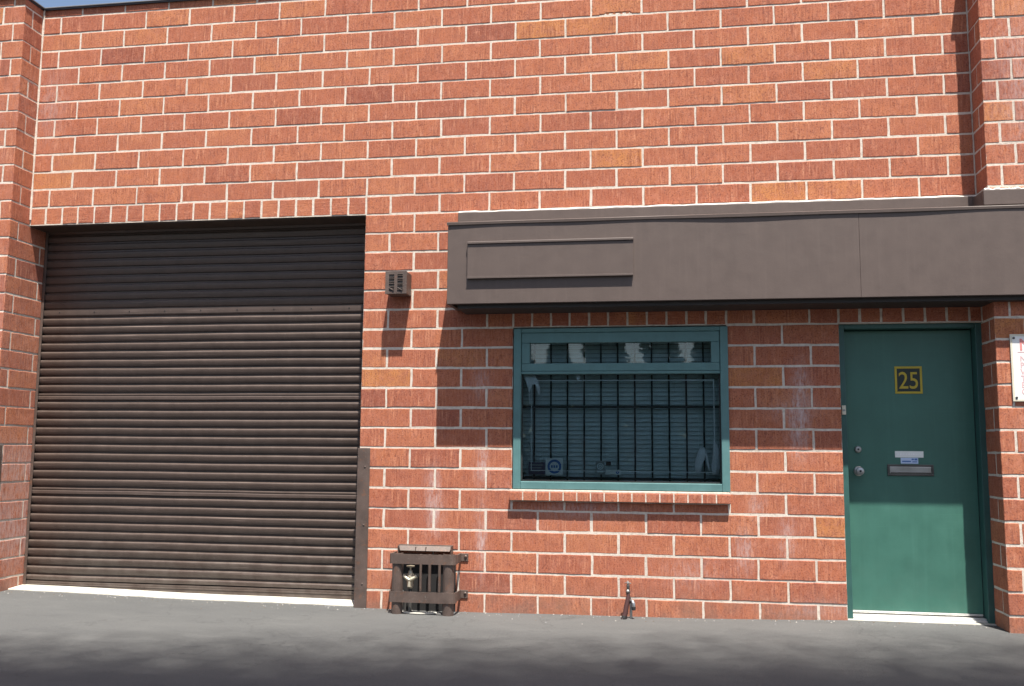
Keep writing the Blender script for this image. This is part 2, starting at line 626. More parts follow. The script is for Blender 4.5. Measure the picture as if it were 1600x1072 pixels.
def row(mb, F, c, spans, joints, ztop=None, zbot=None, ends=None, **kw):
    """spans: list of (u0,u1,open_left,open_right) ; joints: sorted u positions"""
    v0, v1 = c * CH + J, (c + 1) * CH - J
    if ztop: v1 = min(v1, ztop)
    if zbot: v0 = max(v0, zbot)
    for (a, b, el, er) in spans:
        js = [x for x in joints if a + .03 < x < b - .03]
        edges = [a] + js + [b]
        for i in range(len(edges) - 1):
            l = edges[i] + (J if i > 0 else el)
            r = edges[i + 1] - (J if i < len(edges) - 2 else er)
            q = dict(kw)
            if F(0, 0, 0).y == 0 and c in (29, 30) and abs(F(0, 0, 1).y + 1) < .01:
                if c == 29 and abs(l - K) < .03: q.update(tone=1.0)
                if c == 29 and abs(l - 3 * K) < .03: q.update(tone=.95)
                if c == 30 and abs(l - 4 * K) < .03: q.update(tone=.9, chip=[(.5, .0, .34, .12, .0045)])
            brick(mb, F, l, r, v0, v1, **q)


# --- building root
bld = thing('brick_building', (0, 0, 0), 'red brick industrial unit with white mortar joints, brown canopy and flat coping', 'building')

FF = frame((0, 0, 0), (1, 0, 0), (0, 0, 1))
wall = MB()
NROW = 33
for c in range(-1, NROW):
    js = [k * K + random.uniform(-.004, .004) for k in range(-20, 20) if (k - c) % 2 == 0]
    spans = []
    zt = TOP if c == NROW - 1 else None
    e0, e1 = .008, .010
    if c >= 20 or c == 14 or (c < 14): pass
    if c == 20:
        n = 20; w = (GX - XL) / n
        sol = [XL + w * i + random.uniform(-.003, .003) for i in range(1, n)]
        row(wall, FF, c, [(XL, GX, e0, J)], sol, horiz=1.0)
        row(wall, FF, c, [(GX, XR, J, e1)], js)
        continue
    left = XL if c > 20 else GX
    le = e0 if c > 20 else 0.0
    if c == 14:
        n = 11; w = (WX1 - WX0) / n
        row(wall, FF, c, [(GX, WX0, 0, J)], js)
        row(wall, FF, c, [(WX0, WX1, J, J)], [WX0 + w * i for i in range(1, n)], horiz=1.0)
        row(wall, FF, c, [(WX1, DX, J, J)], js)
        row(wall, FF, c, [(DX, XR, J, e1)], [DX + .152 * i for i in range(1, 7)], horiz=1.0)
        continue
    if c < 14:
        if 6 <= c <= 13:
            spans = [(left, WX0, 0, 0), (WX1, DX, 0, 0)]
        elif c == 5:
            row(wall, FF, c, [(left, WX0, 0, J), (WX1, DX, J, 0)], js)
            row(wall, FF, c, [(WX0, WX1, J, J)], js, ztop=.852)
            continue
        else:
            spans = [(left, DX, 0, 0)]
    else:
        spans = [(left, XR, le, e1)]
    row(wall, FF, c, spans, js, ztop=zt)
# mortar core, butted boxes
D0, D1 = 0.0, .30
for (x0, x1, z0, z1) in [(XL, GX, GT, TOP), (GX, WX0, -.3, TOP), (WX0, WX1, -.3, .86), (WX0, WX1, HT, TOP),
                         (WX1, DX, -.3, TOP), (DX, XR + .02, HT, TOP)]:
    wall.box(x0, x1, D0, D1, z0, z1, 'mortar')
# thick mortar run in the inside corner
wall.tube([(XL + .004, -.003, GT + .05 + i * .19) for i in range(11)], [.011 + .004 * math.sin(i * 2.2) for i in range(11)], 'mortar', 6)
# garage reveals and soffit
FS = frame((0, 0, GT), (1, 0, 0), (0, 1, 0))     # soffit looks up into -Z
FS2 = lambda a, b, c: Vector((a, b, GT - c))
FRV = frame((GX, 0.24, 0), (0, -1, 0), (0, 0, 1))    # right reveal of the garage, facing -X
for c in range(-1, 20):
    brick(wall, FRV, .01, .24, c * CH + J, (c + 1) * CH - J)
wall_o = wall.build('wall', bld)
mb = MB()
mb.box(XL + .003, GX - .003, .012, .232, GT - .010, GT - .0004, 'lintel', .002)
mb.build('lintel_plate', bld)


def pilaster(name, x0, x1, depth, face_left, face_right, reveal_right=0.0):
    """front face x0..x1 at y=-depth; returns on the asked sides"""
    mb = MB()
    F = frame((0, -depth, 0), (1, 0, 0), (0, 0, 1))
    for c in range(-1, NROW):
        zt = TOP if c == NROW - 1 else None
        odd = c % 2
        off = .2 if odd else .1
        if face_right:      # corner at x1
            js = [x1 - off - 2 * K * i for i in range(0, 6)][::-1]
        else:
            js = [x0 + off + 2 * K * i for i in range(0, 6)]
        row(mb, F, c, [(x0, x1, -.001, -.001)], js, ztop=zt)
        if face_right:
            far = reveal_right if c < 20 else 0.0
            FR = frame((x1, -depth, 0), (0, 1, 0), (0, 0, 1))
            jr = [.105] if odd else [.40]
            row(mb, FR, c, [(.001, depth + far, 0, .004)], jr, ztop=zt)
            FL = frame((x0, 0, 0), (0, -1, 0), (0, 0, 1))
            row(mb, FL, c, [(0, depth, .004, 0.001)], [depth - .105] if odd else [], ztop=zt)
        else:
            FL = frame((x0, .13, 0), (0, -1, 0), (0, 0, 1))
            far = .13 if c < 14 else 0
            row(mb, FL, c, [(.13 - far, .13 + depth, .004, 0.001)], [.13 + depth - .105] if odd else [], ztop=zt)
            FR = frame((x1, -depth, 0), (0, 1, 0), (0, 0, 1))
            row(mb, FR, c, [(.001, depth, 0, .004)], [.105] if odd else [], ztop=zt)
    mb.box(x0 + .0006, x1 - .0006, -depth + .0003, .30, -.3, TOP, 'mortar')
    return mb.build(name, bld)


PW = .82
pilaster('pilaster', XL - PW, XL, PL, False, True, .235)
pilaster('pilaster', XR, XR + PW, PR, True, False)


def side_bay(x0, x1):
    mb = MB()
    for c in range(-1, NROW):
        js = [x0 + k * K + random.uniform(-.004, .004) for k in range(0, 40) if (k - c) % 2 == 0]
        row(mb, FF, c, [(x0, x1, .008, .008)], js, ztop=TOP if c == NROW - 1 else None, seg=.2)
    mb.box(x0, x1, .0, .30, -.3, TOP, 'mortar')
    return mb.build('wall', bld)


side_bay(XL - PW - 4.2, XL - PW)
side_bay(XR + PW, XR + PW + 4.2)
BXL, BXR = XL - PW - 4.2, XR + PW + 4.2

# coping with dark drip edge
mb = MB()


def cop(x0, x1, yf, yb=.34):
    mb.box(x0, x1, yf - .026, yb, TOP + .010, TOP + .022, 'coping', .003)
    mb.box(x0 + .001, x1 - .001, yf - .020, yf - .014, TOP - .004, TOP + .0095, 'copdark')


cop(BXL, XL - PW - .02, 0); cop(XL - PW - .02, XL + .022, -PL); cop(XL + .022, XR - .022, 0)
cop(XR - .022, XR + PW + .02, -PR); cop(XR + PW + .02, BXR, 0)
mb.box(XL + .004, XL + .010, -PL - .014, -.014, TOP - .004, TOP + .0095, 'copdark')
mb.box(XR - .020, XR - .014, -PR - .014, -.014, TOP - .004, TOP + .0095, 'copdark')
mb.build('coping', bld)
# rest of the shell
mb = MB()
mb.box(BXL, BXR, .3, 12, 4.55, 4.75, 'roofing')
mb.build('roof', bld)
mb = MB()
mb.box(BXL, BXL + .25, .3, 12, -.3, 4.55, 'stucco')
mb.box(BXR - .25, BXR, .3, 12, -.3, 4.55, 'stucco')
mb.box(BXL + .25, BXR - .25, 11.75, 12, -.3, 4.55, 'stucco')
mb.build('wall', bld)

# window sill of small bricks
mb = MB()
n = 16; w = (WX1 - WX0 + .02) / n
sx = WX0 - .012
for i in range(n):
    a, b = sx + w * i + (.0045 if i else 0), sx + w * (i + 1) - (.0045 if i < n - 1 else 0)
    vs_t = (min(1, max(0, random.gauss(.45, .2))), 0, .10)
    bb = MB()
    bb.box(a, b, -.050 + random.uniform(-.001, .001), .02, .862, .926 + random.uniform(-.001, .001), 'brick', .003)
    mb.add(bb.v, bb.f, M['brick'], tone=vs_t)
mb.box(sx + .002, sx + w * n - .002, -.0475, .02, .864, .924, 'mortar')
mb.box(sx + .001, sx + w * n - .004, -.030, .02, .926, .943, 'mortar', .004)
mb.build('window_sill', bld)

# ------------------------------------------------------------------ roller door
SY = .243
mb = MB()
PITCH = .0732
x0, x1 = XL + .014, GX - .02
z = 2.425 + 10 * PITCH
prof = []
slat = [(0.0, .003), (.015, .0085), (.05, .0150), (.10, .0195), (.15, .0218), (.21, .0225), (.35, .0218), (.55, .0190), (.70, .0158), (.765, .0140), (.785, .0020), (.81, .0), (1.0, .0005)]
flat = [(0.0, .004), (.03, .013), (.08, .017), (.20, .017), (.23, .009), (.28, .009), (.30, .0165), (.40, .0195), (.66, .0195), (.74, .0175), (.78, .0035), (.82, .0), (1.0, .0005)]
wide = [(0.0, .0175), (.3, .0180), (.60, .0170), (.74, .0130), (.78, .0035), (.82, .0), (1.0, .0005)]
zs = 2.425 + 10 * PITCH
i = -10
while zs > .12:
    pr_ = flat if i in (10, 21) else wide if i == 0 else slat
    for t, o in pr_:
        zz = zs - t * PITCH
        if zz > .107: prof.append((zz, SY - o))
    zs -= PITCH; i += 1
nx = 24
vs, fs = [], []
for a in range(nx + 1):
    x = x0 + (x1 - x0) * a / nx
    for q, (zz, y) in enumerate(prof):
        sag = .0012 * math.sin(x * 2.3 + zz * 3) + .0007 * math.sin(x * 7.1 - zz * 9)
        vs.append((x, y, zz + sag))
npf = len(prof)
for a in range(nx):
    for q in range(npf - 1):
        fs.append((a * npf + q, (a + 1) * npf + q, (a + 1) * npf + q + 1, a * npf + q + 1))
mb.add(vs, fs, M['shutter'])
door = mb.build('roller_door', bld)
mb = MB()
gzb = .030
mb.box(x0, x1, SY - .016, SY + .01, .088, .106, 'shutter', .002)
mb.box(x0, x1, SY - .020, SY + .01, .074, .0865, 'shutter', .002)
mb.box(x0, x1, SY - .016, SY + .01, .040, .073, 'shutter', .002)
mb.build('bottom_bar', door)
for (a, b) in [(XL + .006, XL + .030), (GX - .055, GX - .006)]:
    mb = MB()
    mb.box(a, b, SY - .032, SY - .026, .045, GT - .004, 'guard', .002)
    if a < -3: mb.box(a, a + .006, SY - .0255, SY + .03, .045, GT - .004, 'guard')
    else: mb.box(b - .006, b, SY - .0255, SY + .03, .045, GT - .004, 'guard')
    mb.build('guide_rail', door)
# screws on the slat at the shadow edge
for x in np.arange(XL + .18, GX - .1, .33):
    mb = MB()
    mb.lathe([(.0055, 0), (.0055, .002), (.003, .0035)], (x, SY - .0178, 2.404), (0, -1, 0), 'darkgap', 8)
    mb.build('screw', door)
mb = MB()
mb.box(XL + .01, GX - .01, SY + .012, .298, -.2, GT - .002, 'darkgap')
mb.build('backing_panel', door)

# pale concrete threshold strip under the roller door
mb = MB()
nseg = 30
vs = []
prof = [(.030, -.03), (.030, .006), (.040, .010), (.225, .019), (.225, -.03)]
for i in range(nseg + 1):
    x = XL + .002 + (GX - XL - .004) * i / nseg
    b = gz(x, 0)
    for k, (y, dz) in enumerate(prof):
        wob = .004 * math.sin(i * 1.7) + .003 * math.sin(i * 4.1 + 2) if k < 2 else 0
        vs.append((x, y + wob, b + dz))
fs = []
for i in range(nseg):
    for k in range(len(prof) - 1):
        a = i * len(prof) + k
        fs.append((a, a + len(prof), a + len(prof) + 1, a + 1))
mb.add(vs, fs, M['concrete'])
mb.build('concrete_threshold', bld)

# ------------------------------------------------------------------ window
win = MB()
wx0, wx1, wz0, wz1 = .212, 1.838, .946, 2.182
YF, YB = -.020, .075
win.box(wx0, wx0 + .058, YF, YB, wz0, wz1, 'teal', .004)
win.box(wx1 - .058, wx1, YF, YB, wz0, wz1, 'teal', .004)
win.box(wx0 + .0585, wx1 - .0585, YF + .003, YB, wz1 - .034, wz1 - .001, 'teal', .004)
win.box(wx0 + .0585, wx1 - .0585, YF + .002, YB, wz0 + .001, wz0 + .058, 'teal', .004)
win.box(wx0 + .0585, wx1 - .0585, YF + .006, YB, 1.826, 1.846, 'teal', .003)
win_o = win.build('window', bld)
mb = MB()   # transom sash
a0, a1, b0, b1 = wx0 + .060, wx1 - .060, 1.848, 2.146
mb.box(a0, a1, YF + .010, YB - .02, b1 - .078, b1, 'teal', .004)
mb.box(a0, a1, YF + .010, YB - .02, b0, b0 + .060, 'teal', .004)
mb.box(a0, a0 + .064, YF + .0105, YB - .02, b0 + .0605, b1 - .0785, 'teal', .004)
mb.box(a1 - .064, a1, YF + .0105, YB - .02, b0 + .0605, b1 - .0785, 'teal', .004)
mb.build('transom_sash', win_o)
mb = MB()
mb.box(a0 + .062, a1 - .062, .028, .034, b0 + .058, b1 - .076, 'glass')
mb.build('glass_pane', win_o)
mb = MB()
mb.box(wx0 + .057, wx1 - .057, .028, .034, wz0 + .056, 1.828, 'glass')
mb.build('glass_pane', win_o)
mb = MB()   # black seal under the glass
mb.box(wx0 + .0585, wx1 - .0585, .022, .0275, wz0 + .0585, wz0 + .070, 'rubber')
mb.box(wx0 + .0585, wx0 + .068, .022, .0275, wz0 + .0705, 1.8255, 'rubber')
mb.box(wx1 - .068, wx1 - .0585, .022, .0275, wz0 + .0705, 1.8255, 'rubber')
mb.build('glazing_seal', win_o)
mb = MB()   # silver alarm tape on the inside of the glass
tw = .0065
tx0, tx1, tz0, tz1 = .345, 1.735, 1.085, 1.782
mb.box(tx0, tx1, .0345, .0350, tz1 - tw, tz1, 'tape')
mb.box(tx0, tx1, .0345, .0350, tz0, tz0 + tw * .7, 'tape')
mb.box(tx1 - tw, tx1, .0345, .0350, tz0 + tw * .7 + .0002, tz1 - tw - .0002, 'tape')
mb.box(tx0, tx0 + tw * .7, .0345, .0350, tz0 + tw * .7 + .0002, tz1 - tw - .0002, 'tape')
mb.build('alarm_tape', win_o)
mb = MB()   # security bars
for i in range(12):
    x = .358 - .13 + .1302 * i
    mb.tube([(x, .115, .99), (x, .115, 2.17)], .0068, 'black', 8)
for zc in (1.578, 1.03, 2.12):
    mb.box(.225, 1.825, .1015, .1065, zc - .010, zc + .010, 'black')
mb.build('security_bars', win_o)
# reveal behind the frame so no light leaks
mb = MB()
mb.box(WX0 - .02, WX0 - .001 + .012, .0755, .30, .86, HT, 'room')
mb.box(WX1 - .012, WX1 + .02, .0755, .30, .86, HT, 'room')
mb.box(WX0 + .0125, WX1 - .0125, .0755, .30, .85, .93, 'room')
mb.box(WX0 + .0125, WX1 - .0125, .0755, .30, 2.176, HT + .01, 'room')
mb.build('window_reveal', win_o)

# blind
bl = MB()
z = .945
while z < 2.17:
    c = .0183; an = R(61)
    vs = []
    for q in range(5):
        t = (q - 2) / 2
        yy = .178 + t * c * math.cos(an); zz = z - t * c * math.sin(an) * -1 + .0016 * (1 - t * t) * 1.8
        vs += [(.225, yy, zz), (1.825, yy, zz)]
    bl.add(vs, [(2 * q, 2 * q + 1, 2 * q + 3, 2 * q + 2) for q in range(4)], M['blind'], smooth=True)
    z += .0335
for x in (.42, 1.02, 1.62):
    bl.box(x - .0012, x + .0012, .160, .1612, .94, 2.16, 'blind')
bl.box(.223, 1.827, .165, .195, 2.150, 2.174, 'blind', .003)
bo = bl.build('venetian_blind')
tag(bo, 'closed grey green venetian blind hanging inside the barred window', 'blind')


# stickers on the window
def card(mb, x0, x1, z0, z1, y0, y1, mat):
    mb.box(x0, x1, y0, y1, z0, z1, mat)


def ring(mb, cx, cz, r0, r1, y, mat, n=28):
    vs, fs = [], []
    for i in range(n):
        a = 2 * math.pi * i / n
        vs += [(cx + r0 * math.cos(a), y, cz + r0 * math.sin(a)), (cx + r1 * math.cos(a), y, cz + r1 * math.sin(a))]
    for i in range(n):
        j = (i + 1) % n
        fs.append((2 * i, 2 * j, 2 * j + 1, 2 * i + 1))
    mb.add(vs, fs, s_mat(mat))


YG = .0368
t = thing('window_sticker', (.52, YG, 1.055), 'white square sticker with a blue ring in the lower left of the window', 'sticker')
mb = MB(); card(mb, .459, .592, 1.052, 1.182, YG - .0006, YG - .0001, 'label'); mb.build('backing', t)
mb = MB(); ring(mb, .526, 1.118, .036, .054, YG - .0011, 'blue')
for k in range(3):
    mb.box(.500 + k * .019, .513 + k * .019, YG - .0013, YG - .0008, 1.108, 1.128, 'blue')
mb.build('ring_emblem', t)
t = thing('window_sticker', (.39, YG, 1.055), 'dark purple rectangular sticker beside the blue ring sticker', 'sticker')
mb = MB(); card(mb, .325, .455, 1.056, 1.150, YG - .0006, YG - .0001, 'purple'); mb.build('backing', t)
mb = MB()
for k in range(3):
    mb.box(.338, .438 - k * .012, YG - .0012, YG - .0007, 1.125 - k * .022, 1.132 - k * .022, 'greyprint')
mb.build('print_lines', t)
t = thing('window_sticker', (.875, YG, 1.06), 'grey square sticker with a faint round seal, near the window middle', 'sticker')
mb = MB(); card(mb, .842, .912, 1.062, 1.166, YG - .0006, YG - .0001, 'greyprint'); mb.build('backing', t)
mb = MB(); ring(mb, .877, 1.124, .018, .025, YG - .0011, 'blind'); ring(mb, .877, 1.124, .006, .012, YG - .0011, 'blind')
mb.box(.854, .900, YG - .0012, YG - .0007, 1.078, 1.086, 'blind'); mb.build('round_seal', t)
t = thing('window_sticker', (.97, YG, 1.06), 'pale strip sticker with a small blue oval beside the faint round seal', 'sticker')
mb = MB(); card(mb, .918, 1.034, 1.062, 1.098, YG - .0006, YG - .0001, 'label'); mb.build('backing', t)
mb = MB(); ring(mb, 1.008, 1.080, .004, .013, YG - .0011, 'blue'); mb.build('oval_mark', t)
mb = MB(); card(mb, .920, .958, 1.132, 1.160, YG - .0006, YG - .0001, 'hose')
tag(mb.build('window_sticker'), 'tiny dark red sticker above the pale strip sticker', 'sticker')


# pale sheets imitating reflections in the glass, lower right and upper left
def wavy_sheet(name, pts, y, mat, label, cat, amp=.012, freq=60):
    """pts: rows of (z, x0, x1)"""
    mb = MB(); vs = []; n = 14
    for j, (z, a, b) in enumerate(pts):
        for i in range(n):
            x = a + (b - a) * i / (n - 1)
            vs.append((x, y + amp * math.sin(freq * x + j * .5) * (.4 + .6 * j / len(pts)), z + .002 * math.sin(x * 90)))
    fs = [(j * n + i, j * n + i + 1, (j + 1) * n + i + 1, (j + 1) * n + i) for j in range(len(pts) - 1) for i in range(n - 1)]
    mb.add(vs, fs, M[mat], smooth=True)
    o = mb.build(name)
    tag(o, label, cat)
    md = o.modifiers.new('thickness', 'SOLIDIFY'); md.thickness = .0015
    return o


t = thing('modelled_reflection', (1.70, .07, 1.05), 'pale sheets modelled as a reflection at the lower right corner of the window', 'painted_reflection')
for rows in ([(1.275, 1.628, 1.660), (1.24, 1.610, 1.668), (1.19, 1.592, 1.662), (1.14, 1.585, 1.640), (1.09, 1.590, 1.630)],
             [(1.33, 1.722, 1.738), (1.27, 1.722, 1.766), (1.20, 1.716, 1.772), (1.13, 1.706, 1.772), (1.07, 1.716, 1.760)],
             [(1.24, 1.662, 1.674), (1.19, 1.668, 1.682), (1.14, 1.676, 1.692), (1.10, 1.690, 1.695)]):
    o = wavy_sheet('reflection_strip', rows, .070, 'painted_reflection', None, None)
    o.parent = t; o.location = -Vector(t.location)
t = thing('ragged_reflection', (.32, .045, 1.8), 'ragged pale sheets modelled as a reflection in the upper left corner of the main pane', 'reflection_shape')
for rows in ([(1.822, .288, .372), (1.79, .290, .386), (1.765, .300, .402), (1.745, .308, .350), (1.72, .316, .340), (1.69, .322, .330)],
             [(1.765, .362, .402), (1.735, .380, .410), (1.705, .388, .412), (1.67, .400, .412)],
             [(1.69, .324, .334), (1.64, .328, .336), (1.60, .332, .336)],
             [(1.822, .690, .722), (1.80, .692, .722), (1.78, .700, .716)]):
    o = wavy_sheet('reflection_shred', rows, .045, 'painted_reflection', None, None, .003)
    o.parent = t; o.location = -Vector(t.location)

# ------------------------------------------------------------------ entrance door
DY = .13
dl0, dl1 = DX + .050, XR - .048
mb = MB()
mb.box(dl0, dl1, DY, DY + .045, .105, 2.150, 'tealdoor', .003)
dr = mb.build('entrance_door', bld)
mb = MB()   # frame
fy = .040
mb.box(DX - .004, DX + .046, fy, .29, .02, 2.198, 'tealdk', .004)
mb.box(XR - .044, XR + .004, fy, .29, .02, 2.198, 'tealdk', .004)
mb.box(DX + .0465, XR - .0445, fy + .002, .29, 2.156, 2.197, 'tealdk', .004)
# stops
mb.box(DX + .0465, DX + .054, DY + .048, .2895, .02, 2.155, 'tealdk')
mb.box(XR - .056, XR - .0445, DY + .048, .2895, .02, 2.155, 'tealdk')
mb.build('door_frame', dr)
mb = MB()
mb.box(DX + .047, XR - .045, DY - .050, DY + .05, .058, .083, 'alu', .004)
mb.box(DX + .047, XR - .045, DY - .075, DY - .0505, .050, .070, 'alu', .004)
mb.build('threshold_strip', dr)
mb = MB()
mb.box(dl0 + .006, dl1 - .006, DY - .010, DY - .0005, .091, .106, 'alu', .003)
mb.build('door_sweep', dr)
mb = MB()
mb.box(DX + .002, XR - .002, .010, .30, -.05, .0575, 'concrete', .006)
mb.build('concrete_step', dr)
mb = MB()   # knob
kx, kz = 2.776, 1.108
mb.lathe([(.036, 0), (.036, .004), (.030, .008), (.014, .012), (.013, .030), (.024, .036), (.029, .046), (.030, .056), (.026, .064), (.012, .067)], (kx, DY, kz), (0, -1, 0), 'steel', 24)
mb.lathe([(.008, 0), (.008, .0012)], (kx, DY - .0672, kz), (0, -1, 0), 'black', 12)
mb.build('door_knob', dr)
mb = MB()
mb.lathe([(.026, 0), (.025, .010), (.020, .016), (.010, .017)], (kx, DY, 1.268), (0, -1, 0), 'steel', 24)
mb.lathe([(.007, 0), (.007, .0012)], (kx, DY - .0172, 1.268), (0, -1, 0), 'black', 12)
mb.build('deadbolt', dr)
mb = MB()   # mail slot
sx0, sx1, sz0, sz1 = 2.978, 3.300, 1.078, 1.160
mb.box(sx0, sx1, DY - .010, DY - .0005, sz1 - .014, sz1, 'bronze', .003)
mb.box(sx0, sx1, DY - .010, DY - .0005, sz0, sz0 + .013, 'bronze', .003)
mb.box(sx0, sx0 + .014, DY - .0095, DY - .0005, sz0 + .0132, sz1 - .0142, 'bronze', .003)
mb.box(sx1 - .014, sx1, DY - .0095, DY - .0005, sz0 + .0132, sz1 - .0142, 'bronze', .003)
ms = mb.build('mail_slot', dr)
mb = MB()
mb.box(2.994, 3.284, DY - .007, DY - .0008, 1.093, 1.144, 'steel', .003)
mb.box(3.000, 3.278, DY - .0095, DY - .0072, 1.096, 1.103, 'bronze', .001)
o = mb.build('flap', dr)
o.name = 'mail_flap'
mb = MB()   # hinges side seal line
mb.box(dl1 + .0005, dl1 + .0035, DY + .004, DY + .04, .105, 2.15, 'rubber')
mb.box(dl0 - .0035, dl0 - .0005, DY + .004, DY + .04, .105, 2.15, 'rubber')
mb.build('door_seal', dr)

# door number
t = thing('number_plate', (3.15, DY, 1.676), 'black square plate with yellow border and yellow number 25 on the green door', 'number sign')
p0, p1, q0, q1 = 3.054, 3.247, 1.680, 1.882
mb = MB(); mb.box(p0 + .002, p1 - .002, DY - .0025, DY - .0003, q0 + .002, q1 - .002, 'plate'); mb.build('plate', t)
mb = MB(); bw = .016
mb.box(p0, p1, DY - .0045, DY - .0006, q1 - bw, q1, 'yellow', .002)
mb.box(p0, p1, DY - .0045, DY - .0006, q0, q0 + bw, 'yellow', .002)
mb.box(p0, p0 + bw, DY - .0044, DY - .0006, q0 + bw + .0002, q1 - bw - .0002, 'yellow', .002)
mb.box(p1 - bw, p1, DY - .0044, DY - .0006, q0 + bw + .0002, q1 - bw - .0002, 'yellow', .002)
mb.build('border', t)
text_mesh('2', .178, 'yellow', 'digit', t, (3.077, DY - .0036, 1.718), .0009, .84, bold=.0004)
text_mesh('5', .178, 'yellow', 'digit', t, (3.150, DY - .0036, 1.718), .0009, .84, bold=.0004)

# labels over the mail slot
t = thing('paper_label', (3.135, DY, 1.21), 'long white label with faint grey lettering, the upper one above the mail slot', 'label')
mb = MB(); mb.box(3.036, 3.234, DY - .0018, DY - .0003, 1.211, 1.257, 'label'); mb.build('backing', t)
mb = MB()
x = 3.052
while x < 3.215:
    wd = random.uniform(.006, .016)
    mb.box(x, x + wd, DY - .0024, DY - .0019, 1.229, 1.240, 'tape'); x += wd + .006
mb.build('print_line', t)
t = thing('paper_label', (3.135, DY, 1.165), 'small pale blue label with blue emblem just above the mail slot', 'label')
mb = MB(); mb.box(3.074, 3.196, DY - .0015, DY - .0003, 1.166, 1.209, 'paleblue'); mb.build('backing', t)
mb = MB()
mb.box(3.150, 3.166, DY - .0021, DY - .0016, 1.192, 1.203, 'blue')
mb.box(3.170, 3.190, DY - .0021, DY - .0016, 1.190, 1.204, 'blue')
mb.box(3.084, 3.145, DY - .0021, DY - .0016, 1.178, 1.187, 'blue')
mb.box(3.155, 3.188, DY - .0021, DY - .0016, 1.176, 1.183, 'blue')
mb.build('emblem', t)
# doorbell
t = thing('doorbell', (2.668, fy, 1.52), 'small cream doorbell with a button on the left post of the door frame', 'doorbell')
mb = MB(); mb.box(2.653, 2.681, fy - .014, fy - .0003, 1.520, 1.588, 'cream', .003); mb.build('case', t)
mb = MB(); mb.lathe([(.008, 0), (.008, .003), (.005, .0045)], (2.667, fy - .0142, 1.553), (0, -1, 0), 'greyprint', 14); mb.build('button', t)

# ------------------------------------------------------------------ canopy
AF, AB, AT = -.353, 2.330, 2.957
ax0, ax1 = -.25, 7.6
can = MB()
can.box(ax0, 2.73635, AF, AF + .03, AB, AT - .018, 'brown', .003)
can.box(2.73675, ax1, AF, AF + .03, AB, AT - .018, 'brown', .003)
can.box(ax0, ax0 + .03, AF + .0305, -.002, AB, AT - .018, 'brown', .003)
can_o = can.build('canopy', bld)
mb = MB()   # slightly wavy drip cap
n = 60; vs = []
for i in range(n + 1):
    x = ax0 - .006 + (ax1 - ax0 + .012) * i / n
    wv = .0022 * math.sin(x * 2.1) + .0015 * math.sin(x * 5.3 + 1)
    for (y, zz) in [(AF - .010 + wv, AT - .022 + wv * .8), (AF - .012 + wv, AT - .002), (AF - .006, AT + .002), (-.004, AT + .03), (-.004, AT + .024), (AF - .004, AT - .004), (AF - .006 + wv, AT - .022 + wv * .8)]:
        vs.append((x, y, zz))
fs = []
for i in range(n):
    for k in range(7):
        k2 = (k + 1) % 7
        fs.append((i * 7 + k, (i + 1) * 7 + k, (i + 1) * 7 + k2, i * 7 + k2))
fs += [list(range(7)), [n * 7 + k for k in range(7)][::-1]]
mb.add(vs, fs, M['brown'])
mb.build('drip_cap', can_o)
mb = MB()
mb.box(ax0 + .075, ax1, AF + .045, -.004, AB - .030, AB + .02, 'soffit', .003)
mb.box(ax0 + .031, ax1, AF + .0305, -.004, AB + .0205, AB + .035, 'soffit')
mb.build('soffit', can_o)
mb = MB()   # ledger boards
LT = 3.112
mb.box(ax0 + .01, XR - .0005, -.052, -.003, 2.99, LT, 'brown', .004)
mb.box(XR - .045, XR + PW + .045, -PR - .045, -PR - .003, 2.985, 3.096, 'brown', .004)
mb.box(XR - .045, XR - .004, -PR - .0029, -.0525, 2.985, 3.096, 'brown', .004)
mb.box(XR + PW + .0005, ax1, -.052, -.003, 2.99, LT, 'brown', .004)
mb.build('ledger_board', can_o)
mb = MB()
n = 90
for (xa, xb, y, zz) in [(ax0 + .01, XR - .004, -.003, LT + .008), (XR - .03, XR + PW + .03, -PR - .003, 3.103), (XR + PW + .01, ax1, -.003, LT + .008)]:
    pts = [(xa + (xb - xa) * i / n, y - .014 + .003 * math.sin(i * 1.3), zz + .003 * math.sin(i * .9) + .0015 * math.sin(i * 2.7)) for i in range(n + 1)]
    mb.tube(pts, [.0085 + .002 * math.sin(i * .7) for i in range(n + 1)], 'sealant', 7)
mb.build('sealant_bead', can_o)

# blank sign panel on the canopy
px0, px1, pz0, pz1 = -.092, 1.146, 2.519, 2.795
t = thing('sign_panel', ((px0 + px1) / 2, AF, pz0), 'blank brown sign panel screwed to the left end of the canopy front', 'sign')
mb = MB(); mb.box(px0, px1, AF - .023, AF - .0005, pz0, pz1 - .017, 'brown', .002); mb.build('panel', t)
mb = MB(); mb.box(px0 - .002, px1 + .004, AF - .032, AF - .0005, pz1 - .0165, pz1 + .004, 'brown', .004); mb.build('top_rail', t)
mb = MB(); mb.box(px0 - .001, px1 + .001, AF - .0265, AF - .0235, pz0 - .002, pz0 + .012, 'brown', .001); mb.build('bottom_lip', t)

